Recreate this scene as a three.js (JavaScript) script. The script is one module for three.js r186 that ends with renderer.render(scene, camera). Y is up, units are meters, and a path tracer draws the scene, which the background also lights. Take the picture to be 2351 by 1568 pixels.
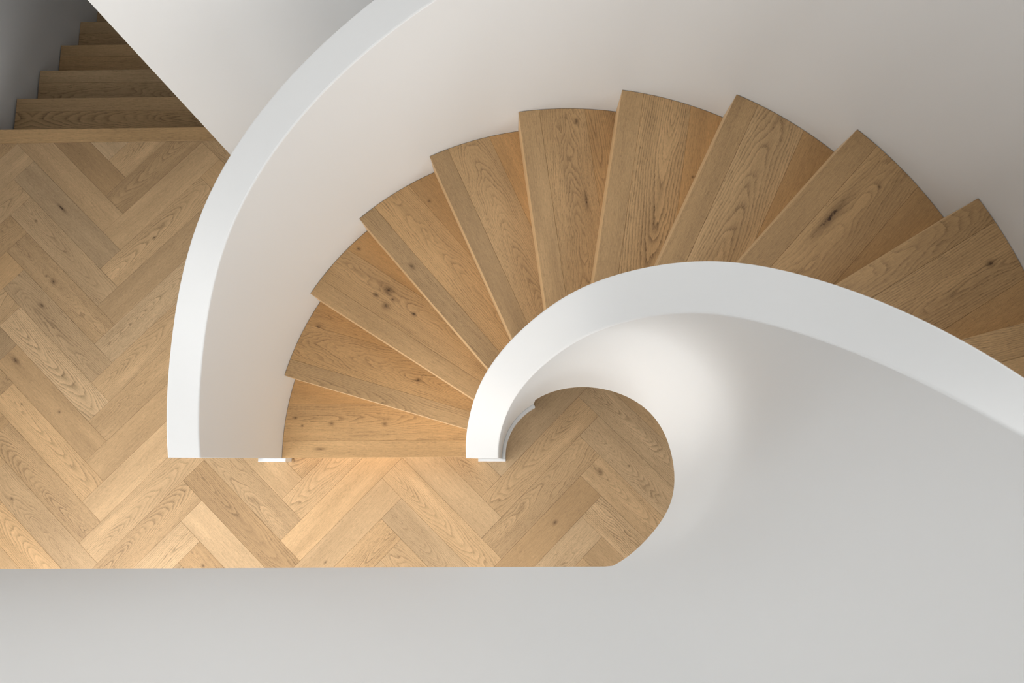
import * as THREE from 'three';
import { RectAreaLightUniformsLib } from 'three/addons/lights/RectAreaLightUniformsLib.js';
import { mergeGeometries } from 'three/addons/utils/BufferGeometryUtils.js';

// ---------------------------------------------------------------- camera, sky, light, exposure
// All plan measures are in floor-board widths (one board = 0.15 m wide); U turns them into metres.
// Origin: the point of the lower floor straight below the camera. x right, z towards the landing, y up.
const U = 0.15;
const scene = new THREE.Scene();
const camera = new THREE.PerspectiveCamera(2 * Math.atan(784 / 1711.86) * 180 / Math.PI, 2351 / 1568, 0.02, 60);
camera.position.set(0, 26.9695 * U, 0);
camera.quaternion.setFromRotationMatrix(new THREE.Matrix4().makeBasis(
  new THREE.Vector3(1, 0.00025, -0.00155),
  new THREE.Vector3(-0.00156, 0.15661, -0.98766),
  new THREE.Vector3(0, 0.98766, 0.15661)));
camera.updateMatrixWorld();
camera.focus = 3.3;
camera.userData.fStop = 9;

RectAreaLightUniformsLib.init();
const SKY = 0.25, UNSEEN_LIGHT = 0.7;                                     // what is seen of the overcast sky, and the area light set in each unseen opening
scene.background = new THREE.Color().setRGB(1.0 * SKY, 0.985 * SKY, 0.955 * SKY);   // bright overcast

const renderer = new THREE.WebGLRenderer({ antialias: true });
renderer.toneMapping = THREE.LinearToneMapping;
renderer.toneMappingExposure = 5.3;
renderer.shadowMap.enabled = true;

// ---------------------------------------------------------------- small helpers
const rng = (seed) => () => { seed = (seed + 0x6d2b79f5) | 0; let t = Math.imul(seed ^ (seed >>> 15), 1 | seed); t = (t + Math.imul(t ^ (t >>> 7), 61 | t)) ^ t; return ((t ^ (t >>> 14)) >>> 0) / 4294967296; };
const rand = rng(71);
const clamp = (x, a, b) => Math.min(b, Math.max(a, x));
const smooth = (a, b, x) => { const t = clamp((x - a) / (b - a), 0, 1); return t * t * (3 - 2 * t); };
const deg = Math.PI / 180;
const used = {};
const numbered = (name) => { const n = used[name] = (used[name] ?? -1) + 1; return n ? `${name}_${String(n).padStart(3, '0')}` : name; };
function add(name, geometry, material, parent = scene) {
  const m = geometry ? new THREE.Mesh(geometry, material) : new THREE.Group();
  m.name = numbered(name);
  m.castShadow = m.receiveShadow = true;
  parent.add(m);
  return m;
}
function tag(o, label, category, group) { o.userData.label = label; o.userData.category = category; if (group) o.userData.group = group; return o; }
function struct(name, geometry, material) { const m = add(name, geometry, material); m.userData.kind = 'structure'; return m; }

// natural cubic spline through knots
function spline(xk, yk) {
  const n = xk.length, h = xk.slice(1).map((x, i) => x - xk[i]), M = new Array(n).fill(0), c = new Array(n).fill(0), d = new Array(n).fill(0);
  for (let i = 1; i < n - 1; i++) {
    const b = 2 * (h[i - 1] + h[i]) - h[i - 1] * c[i - 1], r = 6 * ((yk[i + 1] - yk[i]) / h[i] - (yk[i] - yk[i - 1]) / h[i - 1]);
    c[i] = h[i] / b; d[i] = (r - h[i - 1] * d[i - 1]) / b;
  }
  for (let i = n - 2; i > 0; i--) M[i] = d[i] - c[i] * M[i + 1];
  return (x) => {
    let i = 0; while (i < n - 2 && x > xk[i + 1]) i++;
    const t = x - xk[i], u = xk[i + 1] - x;
    return (M[i] * u ** 3 + M[i + 1] * t ** 3) / (6 * h[i]) + (yk[i] / h[i] - M[i] * h[i] / 6) * u + (yk[i + 1] / h[i] - M[i + 1] * h[i] / 6) * t;
  };
}

// ---------------------------------------------------------------- the plan of the stair
const CX = 1.5698, CZ = -0.2801, R = 9.4161, RISE = 1.2379, A0 = -181.4667, DA = 16.5821, T = 0.8336, STEPS = 16;
const FLOOR2 = STEPS * RISE;                                    // upper floor
const SLAB = 13.9;                                              // underside of the upper floor
const PARAPET = FLOOR2 + 6.4;
const Z0 = CZ + R * Math.sin(A0 * deg);                         // line of the first riser
const railKnots = spline([-184, -166, -150, -134, -118, -100, -80, -60, -40, -20, 6], [7.83, 8.9016, 10.3481, 11.4749, 12.54, 13.8783, 15.1469, 16.5434, 17.8581, 19.4262, 21.8303]);
const railHeight = (a) => Math.min(PARAPET, a <= 6 ? railKnots(a) : 21.8303 + (a - 6) * 0.0776);
const wellRadius = spline([-190, -160, -130, -100, -70, -40, -10, 25, 60, 95], [1.9282, 1.856, 1.8243, 1.8806, 2.0159, 2.1503, 2.1998, 2.0365, 2.0075, 2.0776]);
const stringKnots = spline([-116, -100, -80, -60, -30, 0, 30, 60, 86], [2.5568, 3.1103, 3.8848, 5.1281, 7.3407, 9.1545, 11.273, 12.4544, 13.9024]);
const stringHeight = (a) => (a < -116 ? 0 : a > 86 ? SLAB : stringKnots(a));
// a point of the well-side face of the inner balustrade, and its outward normal
function well(a, t = 0) {
  const r = wellRadius(a), e = 0.05, dr = (wellRadius(a + e) - wellRadius(a - e)) / (2 * e * deg), c = Math.cos(a * deg), s = Math.sin(a * deg);
  const tx = dr * c - r * s, tz = dr * s + r * c, l = Math.hypot(tx, tz);
  return [CX + r * c + tz / l * t, CZ + r * s - tx / l * t];
}
const ring = []; for (let a = -182; a <= 92; a += 1) { const [x, z] = well(a, T); ring.push([Math.atan2(z - CZ, x - CX) / deg, Math.hypot(x - CX, z - CZ)]); }
for (const p of ring) if (p[0] > 100) p[0] -= 360;
function stairInner(a) {                                        // radius of the stair-side face at angle a
  if (a > 100) a -= 360;
  let i = 0; while (i < ring.length - 2 && ring[i + 1][0] < a) i++;
  const [a1, r1] = ring[i], [a2, r2] = ring[i + 1];
  return r1 + (r2 - r1) * clamp((a - a1) / (a2 - a1), 0, 1);
}

// ---------------------------------------------------------------- materials
function noiseTable(seed) {
  const r = rng(seed), p = new Float32Array(65536); for (let i = 0; i < 65536; i++) p[i] = r() * 2 - 1;
  return (x, y) => {
    const xi = Math.floor(x), yi = Math.floor(y), fx = x - xi, fy = y - yi, u = fx * fx * (3 - 2 * fx), v = fy * fy * (3 - 2 * fy);
    const a = p[((yi & 255) << 8) | (xi & 255)], b = p[((yi & 255) << 8) | ((xi + 1) & 255)], c = p[(((yi + 1) & 255) << 8) | (xi & 255)], d = p[(((yi + 1) & 255) << 8) | ((xi + 1) & 255)];
    return a + (b - a) * u + (c - a) * v + (a - b - c + d) * u * v;
  };
}
const N1 = noiseTable(5), N2 = noiseTable(9), N3 = noiseTable(17);
// Oak: a plank sawn from a log. The face cuts the growth rings; each ring starts with a band of open pores. u along, v across, in millimetres.
// kind: s straight grain, c cathedral arches, b bold arches, w wild figure, z boldly striped. knots: [u, v, radius, stretch]. hue: -1 greyish to 1 orange.
const KINDS = {
  s: { ring: 3.4, contrast: 0.85, warp: 0.8, comb: 0.7 }, c: { ring: 5.2, contrast: 1.5, warp: 1.0, comb: 0.9 },
  b: { ring: 8, contrast: 2.0, warp: 1.1, comb: 1.5 }, w: { ring: 5.6, contrast: 1.35, warp: 2.0, comb: 1.1 }, z: { ring: 9, contrast: 2.1, warp: 3.4, comb: 0.9 },
};
function oakTexture(seed, wpx, hpx, mm, kind, knots = [], hue = 0) {
  const r = rng(seed * 7919 + 3), data = new Uint8Array(wpx * hpx * 4), oy = r() * 200, ox = r() * 200, K = KINDS[kind];
  const wide = hpx * mm, long = wpx * mm, arch = 'cwb'.includes(kind);
  const centre = wide * (arch ? 0.32 + r() * 0.36 : (r() < 0.5 ? -1 : 2) + (r() - 0.5) * 0.8), from = r() < 0.5;
  const depth0 = arch ? 2 + r() * 14 : 60 + r() * 40, slope = arch ? 0.045 + r() * 0.06 : 0.008 + r() * 0.012;
  const ring = K.ring * (0.8 + 0.5 * r()), contrast = K.contrast * (0.8 + r() * 0.4), bow = (r() - 0.5) * 26, tilt = (r() - 0.5) * 0.03;
  const base = [215 + 2 * hue, 177 - 4 * hue, 128 - 10 * hue];
  for (let y = 0, i = 0; y < hpx; y++) {
    for (let x = 0; x < wpx; x++, i += 4) {
      const u = x * mm; let v = y * mm, knot = 0, halo = 0;
      for (const [ku, kv, kr, ks] of knots) {
        const dv = v - kv, du = (u - ku) / ks, q = Math.hypot(du, dv); if (q > kr * 8) continue;
        const e = Math.exp(-(q * q) / (kr * kr * 8));
        v = kv + dv * (1 - 0.8 * e) + kr * 0.5 * e; halo = Math.max(halo, Math.exp(-(q * q) / (kr * kr * 4.5)));
        const qq = q + (N2(u * 0.16 + seed, y * mm * 0.2) * 0.5 + N3(u * 0.45, y * mm * 0.5 + seed) * 0.25) * kr;
        knot = Math.max(knot, (1 - smooth(kr * 0.35, kr * 1.0, qq)) * (ks > 4 ? 1 : 0.62 + 0.38 * Math.cos(qq / kr * 7)));
      }
      const w1 = N1(ox + u / 230, oy + v / 70), w2 = N2(ox + u / 75, oy + v / 26), w3 = N3(ox + u / 20, oy + v / 8), comb = N2(u / 13 + ox, v / 1.15 + seed);
      const c = centre + bow * Math.sin(u / long * 3.1) + w1 * 7 + tilt * u, D = depth0 + slope * (from ? u : long - u) + w1 * 5 * K.warp + w2 * 1.6 * K.warp;
      const rho = Math.sqrt((v - c) ** 2 + D * D) + w2 * 1.3 * K.warp + w3 * 0.45 * K.warp + comb * 0.55 * K.comb;
      const ph0 = rho / ring, ringNo = Math.floor(ph0), ph = ph0 - ringNo;
      const strength = 0.62 + 0.38 * N3(ringNo * 0.77 + 3.1, seed * 0.37 + u / 300);
      const early = (ph < 0.1 ? ph / 0.1 : Math.exp(-(ph - 0.1) * 3.4)) * strength;
      const pore = smooth(0.18, 0.6, N2(u / 11 + seed * 1.3, v / 0.9)), hair = N3(u / 34 + ox, v / 1.7), broad = N1(u / 300 + oy, v / 45 + ox), fleck = smooth(0.45, 0.8, N1(u / 7 + oy, v / 2.6 + seed));
      let t = 1 + 0.03 * hair + 0.045 * broad + 0.035 * fleck - contrast * early * (0.15 + 0.05 * w3) - pore * (0.045 + 0.1 * early * contrast);
      t *= 1 - 0.26 * halo;
      const d = (1 - t) * 0.55;
      let R_ = base[0] * t, G_ = base[1] * (t - d * 0.12), B_ = base[2] * (t - d * 0.3);
      const kd = knot * (0.78 + 0.3 * N3(u * 0.3, v * 0.3 + seed));
      R_ += (66 - R_) * kd; G_ += (44 - G_) * kd; B_ += (28 - B_) * kd;
      data[i] = clamp(R_, 0, 255); data[i + 1] = clamp(G_, 0, 255); data[i + 2] = clamp(B_, 0, 255); data[i + 3] = 255;
    }
  }
  const t = new THREE.DataTexture(data, wpx, hpx, THREE.RGBAFormat);
  t.colorSpace = THREE.SRGBColorSpace; t.magFilter = THREE.LinearFilter; t.minFilter = THREE.LinearMipmapLinearFilter; t.generateMipmaps = true;
  t.wrapS = t.wrapT = THREE.MirroredRepeatWrapping; t.needsUpdate = true;
  return t;
}
function oakMaterial(map, tone, pale = 1) {                     // pale: the floor boards are a little less golden than the stair
  return new THREE.MeshStandardMaterial({ map, color: new THREE.Color().setRGB(tone, tone, tone * pale), roughness: 0.5, metalness: 0 });
}
const poolKinds = 'scsscwsc';
const floorMaps = []; for (let i = 0; i < 22; i++) floorMaps.push(oakTexture(100 + i, 640, 128, 1.18, poolKinds[i % 8], [], ((i * 7) % 5 - 2) * 0.3 - 0.6));
const stairMap = (seed, kind, knots, hue) => oakTexture(900 + seed, 1024, 176, 1.1, kind, knots, hue);
const white = new THREE.MeshStandardMaterial({ color: new THREE.Color().setRGB(0.79, 0.807, 0.822), roughness: 0.62 });
const whiteTrim = new THREE.MeshStandardMaterial({ color: new THREE.Color().setRGB(0.815, 0.832, 0.848), roughness: 0.4 });
const darkOak = new THREE.MeshStandardMaterial({ color: new THREE.Color().setRGB(0.24, 0.15, 0.08), roughness: 0.8 });

// ---------------------------------------------------------------- geometry builders
// A plank: a plan outline [[x, z] ...] in board widths, top at height y, with chamfered upper edges. Its grain runs along direction g.
function plankGeometry(outline, y, thick, g, chamfer, uvBox, up = [0, 1, 0]) {
  let area = 0; const n = outline.length;
  for (let i = 0; i < n; i++) { const [x1, z1] = outline[i], [x2, z2] = outline[(i + 1) % n]; area += x1 * z2 - x2 * z1; }
  const pts = area > 0 ? outline : outline.slice().reverse();
  const inset = pts.map((p, i) => {
    const a = pts[(i + n - 1) % n], b = pts[(i + 1) % n];
    const n1 = norm2([-(p[1] - a[1]), p[0] - a[0]]), n2 = norm2([-(b[1] - p[1]), b[0] - p[0]]), m = norm2([n1[0] + n2[0], n1[1] + n2[1]]), k = chamfer / Math.max(0.35, m[0] * n1[0] + m[1] * n1[1]);
    return [p[0] + m[0] * k, p[1] + m[1] * k];
  });
  const gx = g[0], gz = g[1], pos = [], uv = [], idx = [];
  let u0 = 1e9, v0 = 1e9; for (const [x, z] of pts) { u0 = Math.min(u0, x * gx + z * gz); v0 = Math.min(v0, -x * gz + z * gx); }
  const put = (x, yy, z, dv = 0) => {
    pos.push(x * U, yy * U, z * U);
    let s = (x * gx + z * gz - u0) * U / uvBox[0], t = (-x * gz + z * gx - v0 + dv) * U / uvBox[1];
    if (uvBox[2]) s = 1 - s; if (uvBox[3]) t = 1 - t;
    uv.push(s + (uvBox[4] ?? 0), t + (uvBox[5] ?? 0));
    return pos.length / 3 - 1;
  };
  const cap = inset.map(([x, z]) => put(x, y, z));
  for (const [a, b, c] of THREE.ShapeUtils.triangulateShape(inset.map(([x, z]) => new THREE.Vector2(x, z)), [])) idx.push(cap[a], cap[c], cap[b]);
  for (let i = 0; i < n; i++) {
    const j = (i + 1) % n, a = inset[i], b = inset[j], c = pts[i], d = pts[j];
    let q = [put(a[0], y, a[1]), put(b[0], y, b[1]), put(c[0], y - chamfer, c[1]), put(d[0], y - chamfer, d[1])];
    idx.push(q[0], q[1], q[2], q[1], q[3], q[2]);
    q = [put(c[0], y - chamfer, c[1]), put(d[0], y - chamfer, d[1]), put(c[0], y - thick, c[1], thick), put(d[0], y - thick, d[1], thick)];
    idx.push(q[0], q[1], q[2], q[1], q[3], q[2]);
  }
  const geo = new THREE.BufferGeometry();
  geo.setAttribute('position', new THREE.Float32BufferAttribute(pos, 3)); geo.setAttribute('uv', new THREE.Float32BufferAttribute(uv, 2)); geo.setIndex(idx);
  // orientation check: the cap must face up
  geo.computeVertexNormals();
  if (geo.attributes.normal.getY(cap[0]) < 0) { for (let i = 0; i < idx.length; i += 3) { const t = idx[i]; idx[i] = idx[i + 1]; idx[i + 1] = t; } geo.setIndex(idx); geo.computeVertexNormals(); }
  return geo;
}
const norm2 = ([x, y]) => { const l = Math.hypot(x, y) || 1; return [x / l, y / l]; };
// keep the part of an outline where n . p >= d
function clip(poly, nx, nz, d) {
  const out = [];
  for (let i = 0; i < poly.length; i++) {
    const a = poly[i], b = poly[(i + 1) % poly.length], fa = a[0] * nx + a[1] * nz - d, fb = b[0] * nx + b[1] * nz - d;
    if (fa >= 0) out.push(a);
    if ((fa >= 0) !== (fb >= 0)) { const t = fa / (fa - fb); out.push([a[0] + (b[0] - a[0]) * t, a[1] + (b[1] - a[1]) * t]); }
  }
  return out;
}
// sweep closed sections along a path: each edge of the section is its own smooth strip
function sweep(sections) {
  const n = sections.length, m = sections[0].length, geos = [];
  for (let e = 0; e < m; e++) {
    const pos = [], idx = [];
    for (let i = 0; i < n; i++) for (const k of [e, (e + 1) % m]) pos.push(...sections[i][k].map((v) => v * U));
    for (let i = 0; i < n - 1; i++) { const a = i * 2; idx.push(a, a + 2, a + 1, a + 1, a + 2, a + 3); }
    geos.push([pos, idx]);
  }
  for (const s of [sections[0], sections[n - 1]]) {
    const pos = [], idx = []; for (const p of s) pos.push(...p.map((v) => v * U));
    for (let k = 1; k < m - 1; k++) if (s === sections[0]) idx.push(0, k, k + 1); else idx.push(0, k + 1, k);
    geos.push([pos, idx]);
  }
  return mergeGeometries(geos.map(([p, i]) => { const g = new THREE.BufferGeometry(); g.setAttribute('position', new THREE.Float32BufferAttribute(p, 3)); g.setIndex(i); g.computeVertexNormals(); return g; }));
}
// a wall section between two faces (plan points in and out), from y0 to y1, upper arrises eased by c
function wallSection([xi, zi], [xo, zo], y0, y1, c = 0.035) {
  const l = Math.hypot(xo - xi, zo - zi), dx = (xo - xi) / l * c, dz = (zo - zi) / l * c, d = 0.3;
  return [[xi, y0, zi], [xo, y0, zo], [xo, y1 - c, zo], [xo - dx * d, y1 - c * d, zo - dz * d], [xo - dx, y1, zo - dz], [xi + dx, y1, zi + dz], [xi + dx * d, y1 - c * d, zi + dz * d], [xi, y1 - c, zi]];
}
function box(x0, x1, y0, y1, z0, z1) {
  const g = new THREE.BoxGeometry((x1 - x0) * U, (y1 - y0) * U, (z1 - z0) * U); g.translate((x0 + x1) / 2 * U, (y0 + y1) / 2 * U, (z0 + z1) / 2 * U); g.deleteAttribute('uv'); return g;
}
const merged = (list) => mergeGeometries(list.map((g) => (g.index ? g : g)));

// ---------------------------------------------------------------- the room
const XW = -20.1, XE = 12.4, ZN = -11.16, ZS = 19, ROOF = 40, XV = -10.6, ZB = -30, XC = -10.46, BASE = -9 * RISE, STAIRZ = -12.53;
const TH = 1.2;                                                  // wall thickness
// lower floor: a slab with the oak boards laid on it, open where the straight flight goes down
const YAW = -0.0129;
const FLOORN = -11.94;                                           // where the herringbone meets the nosing board
struct('floor', mergeGeometries([box(XW - TH, XE + TH, -1.3, -0.13, FLOORN - 0.58, ZS + TH), box(XC + 0.02, XE + TH, -1.3, -0.13, ZB, FLOORN - 0.58)]), darkOak);
const floor = scene.getObjectByName('floor');

const cy = Math.cos(YAW), sy = Math.sin(YAW), turn = ([x, z]) => [cy * x - sy * z, sy * x + cy * z];
const S2 = Math.SQRT1_2;
// what the photograph shows of single boards (lean, column, row): tone, hue, kind, knots
const BOARDS = {
  'L0,-1': [0.97, -0.6, 's'], 'L0,0': [0.8, 0.9, 's'], 'L0,1': [0.93, -0.1, 's'], 'L0,2': [0.86, -0.5, 's', [[330, 70, 4, 5]]], 'L0,3': [0.92, -0.3, 'c', [[130, 70, 3, 1.5]]], 'L0,4': [0.9, 0.1, 'w', [[321, 80, 6, 1.3], [268, 85, 3, 1.2]]],
  'L0,5': [0.88, -0.3, 'w', [[230, 60, 5, 2]]], 'L0,6': [1.04, -0.4, 'b'], 'L0,7': [0.9, 0.4, 's', [[62, 60, 6, 2.2], [450, 75, 3.4, 1.3]]], 'L0,8': [1.02, 0.4, 'c', [[120, 40, 2.4, 1.2]]], 'L0,9': [0.93, 0.2, 'c'], 'L0,10': [0.92, 0, 'w', [[170, 100, 3, 1.3]]], 'L0,11': [1.02, 0.5, 'c'],
  'L1,8': [0.98, 0.1, 's'], 'L1,9': [0.95, 0.8, 'w'], 'L1,10': [0.84, 0.7, 'b'], 'L1,11': [1.08, -0.1, 's'], 'L1,12': [0.92, 0.8, 'c', [[105, 70, 4.5, 1.3]]],
  'L2,8': [0.93, 0, 'c'], 'L2,9': [1.0, -0.2, 's'], 'L2,10': [1.05, -0.1, 'c'], 'L2,11': [0.9, -0.4, 'w', [[455, 90, 5.5, 1.2]]], 'L2,12': [0.96, 0, 'c'],
  'L3,8': [0.93, -0.4, 'c'], 'L3,9': [0.93, -0.5, 'w', [[300, 80, 2.6, 1.2]]], 'L3,10': [0.97, -0.1, 'c', [[58, 62, 6.5, 1.2]]], 'L3,11': [1.04, -0.4, 'z'], 'L3,12': [0.92, 0, 's'],
  'R-1,1': [0.96, -0.4, 's'], 'R-1,2': [0.97, -0.2, 'c', [[560, 80, 7, 1.3]]], 'R-1,3': [0.9, 0.1, 'c'], 'R-1,4': [0.94, 0.8, 's'], 'R-1,5': [0.98, 0.2, 'w'], 'R-1,6': [0.8, -0.2, 'w', [[640, 70, 8, 1.8]]],
  'R0,-1': [1.0, 0, 'c'], 'R0,0': [0.85, 0.2, 'c'], 'R0,1': [0.95, 0, 's'], 'R0,2': [0.98, 0, 'c', [[330, 80, 4, 1.6]]], 'R0,3': [0.88, 0, 's'], 'R0,4': [1.0, -0.2, 'c'], 'R0,5': [1.0, -0.2, 'c'], 'R0,6': [0.94, 0.2, 'c', [[690, 80, 6, 1.5]]], 'R0,7': [0.93, 0.2, 's'],
  'R0,8': [1.03, 0.1, 's'], 'R0,9': [1.04, -0.3, 'c'], 'R0,10': [0.97, 0.2, 'c'], 'R0,11': [1.06, -0.2, 'b'],
  'R1,7': [0.93, 0.2, 'c'], 'R1,8': [1.06, -0.2, 'c'], 'R1,9': [1.03, 0.1, 's'], 'R1,10': [0.95, -0.1, 's', [[240, 100, 2.6, 2]]], 'R1,11': [0.99, 0.2, 'c'],
  'R2,7': [0.86, -0.7, 's'], 'R2,8': [0.96, -0.1, 'c'], 'R2,9': [0.92, 0.1, 'w'], 'R2,10': [0.86, 0.5, 's', [[480, 70, 5, 1.6]]], 'R2,11': [0.98, -0.4, 'w'],
};
{
  const D = turn([S2, S2]), E = turn([S2, -S2]), r = rng(31), rest = [];
  const poolMats = floorMaps.map((m) => [0.94, 1.04].map((t) => oakMaterial(m, t, 1.04)));
  // boards with knots or bold figure get a map of their own; the others share maps of their kind and hue
  const own = new Map();
  function boardMap(spec) {
    const [, hue, kind, knots] = spec;
    if (knots || 'zb'.includes(kind)) return oakTexture(300 + own.size * 3, 640, 128, 1.18, kind, knots, hue - 0.6, own.set(own.size, 1));
    let best = 0, score = 9; floorMaps.forEach((m, k) => { const q = Math.abs(((k * 7) % 5 - 2) * 0.3 - hue) + (poolKinds[k % 8] === kind ? 0 : 1) + r() * 0.35; if (q < score) { score = q; best = k; } });
    return floorMaps[best];
  }
  for (let i = -2; i <= 5; i++) for (let j = -4; j <= 26; j++) for (const type of [0, 1]) {
    const o = turn([i * Math.SQRT2 * 5, j * Math.SQRT2]), tip = [-14.6667 + o[0], -10.5349 + o[1]];
    const [L, S] = type ? [E, D] : [D, E];
    let far = tip;
    if (type) { const q = turn([3.5355, -2.1213]); far = [tip[0] + q[0], tip[1] + q[1]]; }
    const gap = 0.0026, P = (a, b) => [far[0] - L[0] * a - S[0] * b, far[1] - L[1] * a - S[1] * b];
    let poly = [P(gap, gap), P(5 - gap, gap), P(5 - gap, 1 - gap), P(gap, 1 - gap)];
    poly = clip(clip(clip(clip(poly, 0.0155, 0.99988, 0.0155 * -19.636 + 0.99988 * -11.904), 1, 0, XW + 0.05), -1, 0, -(XE - 0.05)), 0, -1, -(ZS - 0.05));
    const spec = BOARDS[(type ? 'R' : 'L') + i + ',' + j], k = Math.floor(r() * floorMaps.length), f1 = !spec?.[3] && r() < 0.5, f2 = !spec?.[3] && r() < 0.5, dy = (r() - 0.5) * 0.003;
    if (poly.length < 3) continue;
    const c = poly.reduce((s, p) => [s[0] + p[0] / poly.length, s[1] + p[1] / poly.length], [0, 0]);
    const inView = c[0] > XW && c[0] < 7.5 && c[1] < 6.5;
    const g = plankGeometry(poly, dy, 0.12, L, 0.003, [0.752, 0.1503, f1, f2]);
    if (inView) add('plank', g, spec ? oakMaterial(boardMap(spec), 1.02 + (spec[0] - 0.95) * 1.55, 1.04) : poolMats[k][r() < 0.5 ? 0 : 1], floor); else rest.push(g);
  }
  const more = add('planks', mergeGeometries(rest), oakMaterial(floorMaps[0], 0.95, 1.04), floor); more.userData.kind = 'stuff';
}

// walls. A wall runs along x or z and is pierced by rectangular out-of-view windows [from, to, sill, head].
function pierced(along, s0, s1, t0, t1, y0, y1, holes) {
  const xs = [...new Set([s0, s1, ...holes.flatMap((h) => [h[0], h[1]])])].sort((a, b) => a - b), ys = [...new Set([y0, y1, ...holes.flatMap((h) => [h[2], h[3]])])].sort((a, b) => a - b), out = [];
  for (let i = 0; i < xs.length - 1; i++) for (let j = 0; j < ys.length - 1; j++) {
    const mx = (xs[i] + xs[i + 1]) / 2, my = (ys[j] + ys[j + 1]) / 2;
    if (!holes.some((h) => mx > h[0] && mx < h[1] && my > h[2] && my < h[3])) out.push(along === 'x' ? box(xs[i], xs[i + 1], ys[j], ys[j + 1], t0, t1) : box(t0, t1, ys[j], ys[j + 1], xs[i], xs[i + 1]));
  }
  return out;
}
const glass = new THREE.MeshPhysicalMaterial({ color: 0xffffff, transmission: 1, thickness: 0, roughness: 0, ior: 1.5 });
const frameMat = new THREE.MeshStandardMaterial({ color: 0x2b2b2b, roughness: 0.5 });
let windows = 0;
function unseenWindow(along, t, [a, b, c, d]) {                    // out-of-view frame and pane in the middle of the wall, with an area light
  const f = 0.3, bar = (p, q, r, s, k0, k1) => (along === 'x' ? box(p, q, r, s, t - k0, t + k1) : along === 'z' ? box(t - k0, t + k1, r, s, p, q) : box(p, q, t - k0, t + k1, r, s));
  const w = struct(`window_${++windows}`, mergeGeometries([bar(a, b, c, c + f, 0.2, 0.2), bar(a, b, d - f, d, 0.2, 0.2), bar(a, a + f, c + f, d - f, 0.2, 0.2), bar(b - f, b, c + f, d - f, 0.2, 0.2)]), frameMat);
  add('pane', bar(a + f, b - f, c + f, d - f, 0.01, 0.01), glass, w);
  const unseenLight = new THREE.RectAreaLight(new THREE.Color().setRGB(1.0, 0.985, 0.955), UNSEEN_LIGHT, (b - a - 2 * f) * U, (d - c - 2 * f) * U);   // area light in this out-of-view opening, lighting the stair hall
  const p = (k) => (along === 'x' ? [(a + b) / 2, (c + d) / 2, k] : [k, (c + d) / 2, (a + b) / 2]).map((v) => v * U), inward = t > 0 ? -1 : 1;
  unseenLight.position.set(...p(t + inward * 0.25)); unseenLight.lookAt(...p(t + inward * 9)); unseenLight.name = 'unseen_window_light'; scene.add(unseenLight);
}
const holesS = [[-19, -11.5, 0.4, 13.2], [-10.5, -3, 0.4, 13.2], [-2, 5.5, 0.4, 13.2]], holesW = [[2.8, 9.6, 6, 26.5], [10, 16.8, 6, 26.5]];  // out of view, sized to light the floor, lower rails and well
const holesE = [[-6, 12, 20, 29]], holesN = [[-6.5, 0.3, 19, 27]];  // out of view, placed to light the upper rails and walls
struct('wall_west', mergeGeometries(pierced('z', ZB - TH, ZS + TH, XW - TH, XW, BASE - 1, ROOF, holesW)), white);
struct('wall_east', mergeGeometries(pierced('z', ZN - TH, ZS + TH, XE, XE + TH, -1.3, ROOF, holesE)), white);
struct('wall_north', mergeGeometries([...pierced('x', XC, XE, ZN - TH, ZN, -1.3, ROOF, holesN), box(XC, XC + TH, BASE - 1, ROOF, ZB, ZN - TH)]), white);   // L-shaped, with its return beside the straight flight
struct('wall_basement', box(XW, XC + TH, BASE - 1, ROOF, ZB - TH, ZB), white);
struct('floor_basement', box(XW, XC, BASE - 1, BASE, ZB, STAIRZ), darkOak);
struct('wall_understair', box(XW, XC, BASE, -1.3, STAIRZ + 0.8, STAIRZ + 1.6), white);
struct('unseen_ceiling_basement', box(XW, XC, 11.2, 12, ZB, ZN - TH), white);  // out of view, placed to keep light from above off the basement flight
struct('wall_south', mergeGeometries(pierced('x', XW, XE, ZS, ZS + TH, -1.3, ROOF, holesS)), white);
for (const h of holesS) unseenWindow('x', ZS + 0.3, h);
for (const h of holesW) unseenWindow('z', XW - 0.3, h);
for (const h of holesE) unseenWindow('z', XE + 0.3, h);
for (const h of holesN) unseenWindow('x', ZN - 0.3, h);
// upper floor slab with the parapet line, stopping at the stair opening
{
  const pts = [[XV + T + 0.01, 1.86 + T]];  // west edge out of view, cut back to let light reach the left rail
  for (let a = 90; a >= 68; a -= 2) pts.push(well(a, T + 0.01));
  const top = A0 + DA * (STEPS - 1);
  for (let a = top; a <= 92; a += 2) pts.push([CX + (R - 0.01) * Math.cos(a * deg), CZ + (R - 0.01) * Math.sin(a * deg)]);
  pts.push([CX, ZS - 0.01], [XV + T + 0.01, ZS - 0.01]);
  struct('ceiling', plankGeometry(pts, FLOOR2, FLOOR2 - SLAB, [1, 0], 0.01, [1, 1]), white);
}
struct('unseen_roof', box(XW - TH, XE + TH, ROOF, ROOF + 1, ZB - TH, ZS + TH), new THREE.MeshStandardMaterial({ color: new THREE.Color().setRGB(0.22, 0.2, 0.18), roughness: 0.8 }));  // out of view, dark so little light bounces down onto the treads

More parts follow.
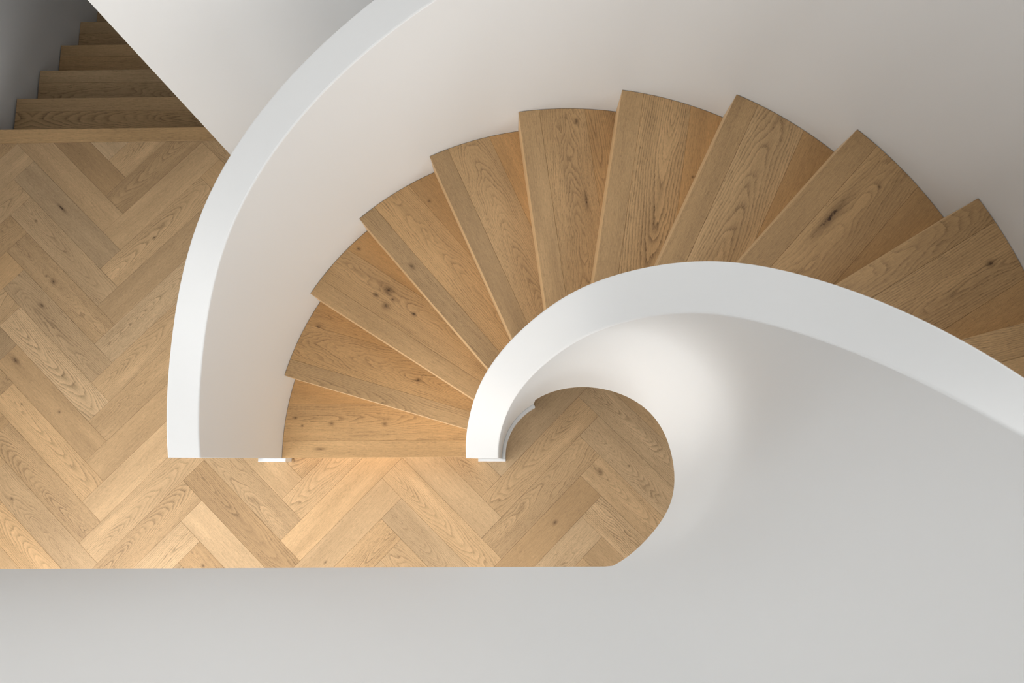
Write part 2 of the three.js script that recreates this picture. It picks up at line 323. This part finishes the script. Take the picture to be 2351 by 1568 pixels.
// ---------------------------------------------------------------- the balustrades
const arc = (a, r) => [CX + r * Math.cos(a * deg), CZ + r * Math.sin(a * deg)];
const angleAtStart = (r) => -180 - Math.asin((Z0 - CZ) / r) / deg;   // where a circle of radius r meets the line of the first riser
{
  const o = tag(add('balustrade'), 'outer curved white plaster balustrade with pale flat top, at the left of the oak stair', 'balustrade');
  const secs = [], a1 = angleAtStart(R), a2 = angleAtStart(R + T);
  for (let k = 0; k <= 140; k++) { const f = k / 140, ai = a1 + (92 - a1) * f, ao = a2 + (92 - a2) * f; secs.push(wallSection(arc(ai, R), arc(ao, R + T), 0, railHeight(ai))); }
  add('wall_body', sweep(secs), white, o);
  const base = [], b1 = angleAtStart(R + T);
  for (let k = 0; k <= 40; k++) { const a = b1 + (-118 - b1) * k / 40; base.push(wallSection(arc(a, R + T), arc(a, R + T + 0.13), 0, 0.73, 0.02)); }
  const xo = arc(b1, R + T)[0], xi = arc(a1, R)[0];
  const end = wallSection([xo - 0.14, Z0], [xo - 0.14, Z0 + 0.12], 0, 0.73, 0.02).map((p) => p), end2 = wallSection([xi - 0.02, Z0], [xi - 0.02, Z0 + 0.12], 0, 0.73, 0.02);
  add('skirting_board', mergeGeometries([sweep(base), sweep([end2, end])]), whiteTrim, o);
}
{
  const o = tag(add('balustrade'), 'inner white plaster balustrade spiralling around the open well and on along the landing edge', 'balustrade');
  const secs = [], start = angleAtStart(wellRadius(-181.3));
  const list = []; for (let a = start; a < -116; a += 2) list.push(a); list.push(-116.0001, -115.9999); for (let a = -114; a < 86; a += 2) list.push(a); list.push(86, 88, 90);
  const a2 = angleAtStart(Math.hypot(well(start, T)[0] - CX, well(start, T)[1] - CZ));
  list.forEach((a, i) => {
    const out = well(a, T);
    if (i < 6) { const f = 1 - i / 6; out[1] += (Z0 - well(start, T)[1]) * f; }
    secs.push(wallSection(well(a), out, a < -116 ? 0 : stringHeight(a), railHeight(a)));
  });
  const [xe, ze] = well(90), [xo, zo] = well(90, T);
  for (const x of [-1, -4, -8.66, XV]) { const z = 1.786 + (xe - x) * 0.0053; secs.push(wallSection([x, z], [x, z + T], SLAB, PARAPET)); }
  const back = box(XV, XV + T, SLAB, PARAPET, 1.85 + T * 0.5, ZS - 0.02);
  add('wall_body', mergeGeometries([sweep(secs), back.deleteAttribute('uv')].map((g) => g)), white, o);
  const base = [];
  for (let a = start; a < -116.5; a += 2) base.push(wallSection(well(a, -0.119), well(a), 0, 0.73, 0.02));
  base.push(wallSection(well(-116, -0.119), well(-116), 0, 0.73, 0.02));
  const x1 = well(start, -0.119)[0], x2 = well(start, T)[0];
  add('skirting_board', mergeGeometries([sweep(base), sweep([wallSection([x1, Z0], [x1, Z0 + 0.1], 0, 0.73, 0.02), wallSection([x2, Z0], [x2, Z0 + 0.1], 0, 0.73, 0.02)])]), whiteTrim, o);
}

// ---------------------------------------------------------------- the oak winder stair
{
  const o = tag(add('staircase'), 'curved oak winder staircase climbing clockwise between two white plaster balustrades', 'staircase');
  const r = rng(77), GAP = 0.012;
  const NOSE = 0.575, MID = 1.84;
  // front, middle and back board of each step: tone, hue, kind, knots [mm from the outer end, mm from the back edge, radius, stretch]
  const TREADS = {
    1: [[1.0, 0.2, 's', [[190, 40, 4, 3.5]]], [1.0, 0.3, 'c', [[95, 110, 3, 1], [245, 100, 5, 1.3], [520, 105, 5, 1.3], [60, 70, 3, 1.2]]], [0.94, 0.7, 's']],
    2: [[0.9, -0.3, 'c'], [0.95, 0.5, 'w', [[640, 110, 5, 1.3]]], [0.92, 0.8, 'c', [[60, 140, 7, 1.2]]]],
    3: [[0.95, -0.2, 's'], [0.92, 0, 'w', [[300, 60, 9, 1.5], [265, 110, 5, 1.3], [335, 130, 8, 1.1], [345, 85, 5, 1.2], [470, 90, 5, 1.2]]], [0.95, 0.9, 's', [[45, 110, 4, 1.2]]]],
    4: [[0.82, -0.5, 'w', [[330, 45, 5, 1.8]]], [1.02, 0.2, 'w'], [0.95, 0.5, 's', [[120, 120, 3, 1]]]],
    5: [[0.78, -0.4, 's'], [0.94, -0.3, 'c'], [0.98, 0.9, 's']],
    6: [[0.9, -0.3, 's'], [0.92, -0.1, 'w', [[70, 40, 5, 1.4], [420, 50, 3, 7]]], [0.9, 0.5, 'c']],
    7: [[0.88, -0.2, 's'], [1.0, -0.2, 'b'], [0.95, 0.8, 's', [[290, 100, 2.5, 1], [288, 92, 2, 1]]]],
    8: [[0.84, -0.1, 's'], [0.98, -0.5, 'b', [[770, 90, 6, 1.6]]], [0.86, 0.7, 's', [[95, 150, 4, 1]]]],
    9: [[0.82, 0.1, 's'], [0.88, 0.1, 'w', [[300, 150, 7, 6], [110, 95, 2.6, 1]]], [0.84, 0.5, 's']],
    10: [[0.84, 0.2, 'w'], [0.9, 0, 'w', [[90, 90, 5, 1.4], [420, 110, 4, 1.3]]], [0.86, 0.5, 's']],
    11: [[0.88, 0.2, 'w'], [0.95, 0, 's'], [0.9, 0.4, 's']],
  };
  for (let k = 1; k <= STEPS - 1; k++) {
    const a = (A0 + DA * (k - 1)) * deg, u = [Math.cos(a), Math.sin(a)], n = [-u[1], u[0]], y = k * RISE;
    const skew = (rho) => -0.017 * (R - rho);
    const at = (rho, off) => [CX + u[0] * rho + n[0] * (off + skew(rho)), CZ + u[1] * rho + n[1] * (off + skew(rho))];
    const reach = (off, limit) => { let lo = 1, hi = 12; for (let i = 0; i < 40; i++) { const m = (lo + hi) / 2, [x, z] = at(m, off), rad = Math.hypot(x - CX, z - CZ); if (rad < limit(Math.atan2(z - CZ, x - CX) / deg)) lo = m; else hi = m; } return lo; };
    const outline = (o1, o2, gap) => {
      const p = []; for (let i = 0; i <= 8; i++) { const f = o1 + (o2 - o1) * i / 8; p.push(at(reach(f, () => R - gap), f)); }
      for (let i = 8; i >= 0; i--) { const f = o1 + (o2 - o1) * i / 8; p.push(at(reach(f, (q) => stairInner(q) + 0.01), f)); }
      return p;
    };
    // stop a little behind the next riser
    const a2 = a + DA * deg, u2 = [Math.cos(a2), Math.sin(a2)], m2 = [-u2[1], u2[0]];
    const q0 = [CX + u2[0] * R, CZ + u2[1] * R], q1 = [CX + u2[0] * 3 + m2[0] * (-0.017 * (R - 3)), CZ + u2[1] * 3 + m2[1] * (-0.017 * (R - 3))], dl = norm2([q1[0] - q0[0], q1[1] - q0[1]]), nn = [dl[1], -dl[0]];
    const sgn = (nn[0] * m2[0] + nn[1] * m2[1]) > 0 ? -1 : 1, cn = [nn[0] * sgn, nn[1] * sgn], behind = (e) => cn[0] * q0[0] + cn[1] * q0[1] - e;
    const grain = norm2([at(3, 0)[0] - at(R, 0)[0], at(3, 0)[1] - at(R, 0)[1]]);
    const core = clip(outline(0.14, 4.2, 0.006), cn[0], cn[1], behind(0.12));
    const tread = add('tread', plankGeometry(core, y - 0.125, 0.14, grain, 0.01, [1, 1]), darkOak, o);
    [[0, NOSE], [NOSE, MID], [MID, 4.2]].forEach(([o1, o2], i) => {
      const poly = clip(outline(o1 + (i ? 0.0016 : 0), o2 - 0.0016, GAP), cn[0], cn[1], behind(0.1));
      if (poly.length < 3) return;
      const spec = TREADS[k]?.[i] ?? [0.95, 0, 'scw'[Math.floor(r() * 3)]];
      const map = k <= 11 ? stairMap(k * 3 + i, spec[2], spec[3], spec[1]) : floorMaps[(k * 3 + i) % floorMaps.length];
      add('plank', plankGeometry(poly, y, 0.12, grain, i ? 0.003 : 0.005, [1.126, 0.1936, false, false]), oakMaterial(map, spec[0]), tread);
    });
    // riser: an upright board under the nosing
    const p1 = at(reach(0, () => R - GAP), 0.004), p2 = at(reach(0, (q) => stairInner(q) + 0.01), 0.004), nr = norm2([-(p2[1] - p1[1]), p2[0] - p1[0]]), sg = (nr[0] * n[0] + nr[1] * n[1]) > 0 ? 1 : -1;
    const back = [nr[0] * sg * 0.12, nr[1] * sg * 0.12], y0 = (k - 1) * RISE + (k === 1 ? 0.002 : 0.002), y1 = y - 0.121;
    const pos = [], uv = [], idx = [], len = Math.hypot(p2[0] - p1[0], p2[1] - p1[1]) * U / 1.13;
    const face = (A, B, C, D2) => { const s = pos.length / 3; for (const [p, q, v] of [A, B, C, D2]) { pos.push(p[0] * U, q * U, p[1] * U); uv.push(v[0], v[1]); } idx.push(s, s + 1, s + 2, s, s + 2, s + 3); };
    const b1 = [p1[0] + back[0], p1[1] + back[1]], b2 = [p2[0] + back[0], p2[1] + back[1]];
    face([p1, y0, [0, 0]], [p1, y1, [0, 0.9]], [p2, y1, [len, 0.9]], [p2, y0, [len, 0]]);
    face([b1, y0, [0, 0]], [b2, y0, [len, 0]], [b2, y1, [len, 0.9]], [b1, y1, [0, 0.9]]);
    face([p1, y0, [0, 0]], [b1, y0, [0, 0.1]], [b1, y1, [1, 0.1]], [p1, y1, [1, 0]]);
    face([p2, y0, [0, 0]], [p2, y1, [1, 0]], [b2, y1, [1, 0.1]], [b2, y0, [0, 0.1]]);
    face([p1, y1, [0, 0]], [b1, y1, [0, 0.1]], [b2, y1, [len, 0.1]], [p2, y1, [len, 0]]);
    const g = new THREE.BufferGeometry(); g.setAttribute('position', new THREE.Float32BufferAttribute(pos, 3)); g.setAttribute('uv', new THREE.Float32BufferAttribute(uv, 2)); g.setIndex(idx); g.computeVertexNormals();
    add('riser', g, oakMaterial(floorMaps[(k * 3) % 22 - (k * 3) % 22 % 8], 1.16), tread);
  }
  // plastered underside
  const secs = [];
  for (let a = -116; a <= 86; a += 2) { const [xi, zi] = well(a, T), [xo, zo] = arc(a, R), h = Math.min(stringHeight(a), SLAB - 0.22); secs.push([[xi, h + 0.02, zi], [xo, h + 0.02, zo], [xo, h + 0.2, zo], [xi, h + 0.2, zi]]); }
  add('soffit', sweep(secs), white, o);
  const [xi, zi] = well(-116, T), [xo, zo] = arc(-116, R), [xi2, zi2] = well(-117, T), [xo2, zo2] = arc(-116.6, R);
  const sec = ([x1, z1], [x2, z2]) => [[x1, 0, z1], [x2, 0, z2], [x2, 2.6, z2], [x1, 2.6, z1]];
  add('spandrel', sweep([sec([xi, zi], [xi2, zi2]), sec([xo, zo], [xo2, zo2])]), white, o);
}

// ---------------------------------------------------------------- the straight flight down to the basement
{
  const o = tag(add('staircase'), 'straight oak staircase descending into the dark basement in the upper left corner', 'staircase');
  const r = rng(55), GO = 1.9, q = (x, z) => { const c = Math.cos(-0.0155), s = Math.sin(-0.0155), dx = x + 19.645, dz = z; return [-19.645 + c * dx - s * dz, -12.472 + s * dx + c * dz]; };
  for (let k = 0; k <= 8; k++) {
    const zn = -GO * k, y = -k * RISE, x0 = XW + 0.02, x1 = XC;
    const planks = k === 0 ? [[0, 0.565]] : [[0, 0.575], [0.575, 1.96]];
    const rect = (a, b) => [q(x0 + 0.1, zn + a), q(x1 - 0.03, zn + a), q(x1 - 0.03, zn + b), q(x0 + 0.1, zn + b)].map(([x, z]) => [Math.max(x, XW + 0.01), z]);
    const tread = add('tread', plankGeometry(rect(0.12, k === 0 ? 0.55 : 1.96), y - 0.125, 0.14, [1, 0], 0.01, [1, 1]), darkOak, o);
    planks.forEach(([a, b], i) => {
      const t = 0.9 + 0.15 * r();
      add('plank', plankGeometry(rect(a + (i ? 0.003 : 0), b - 0.003), y, 0.12, [1, 0], i ? 0.006 : 0.012, [1.35, 0.194, r() < 0.5, r() < 0.5, r() * 0.2, 0]), oakMaterial(floorMaps[(k * 4 + i * 3 + 2) % floorMaps.length], t), tread);
    });
    add('riser', plankGeometry(rect(0.004, 0.12), y - 0.13, RISE - 0.14, [1, 0], 0.004, [1.35, 0.2]), oakMaterial(floorMaps[0], 1), tread);
  }
}

scene.environment = null;
renderer.render(scene, camera);
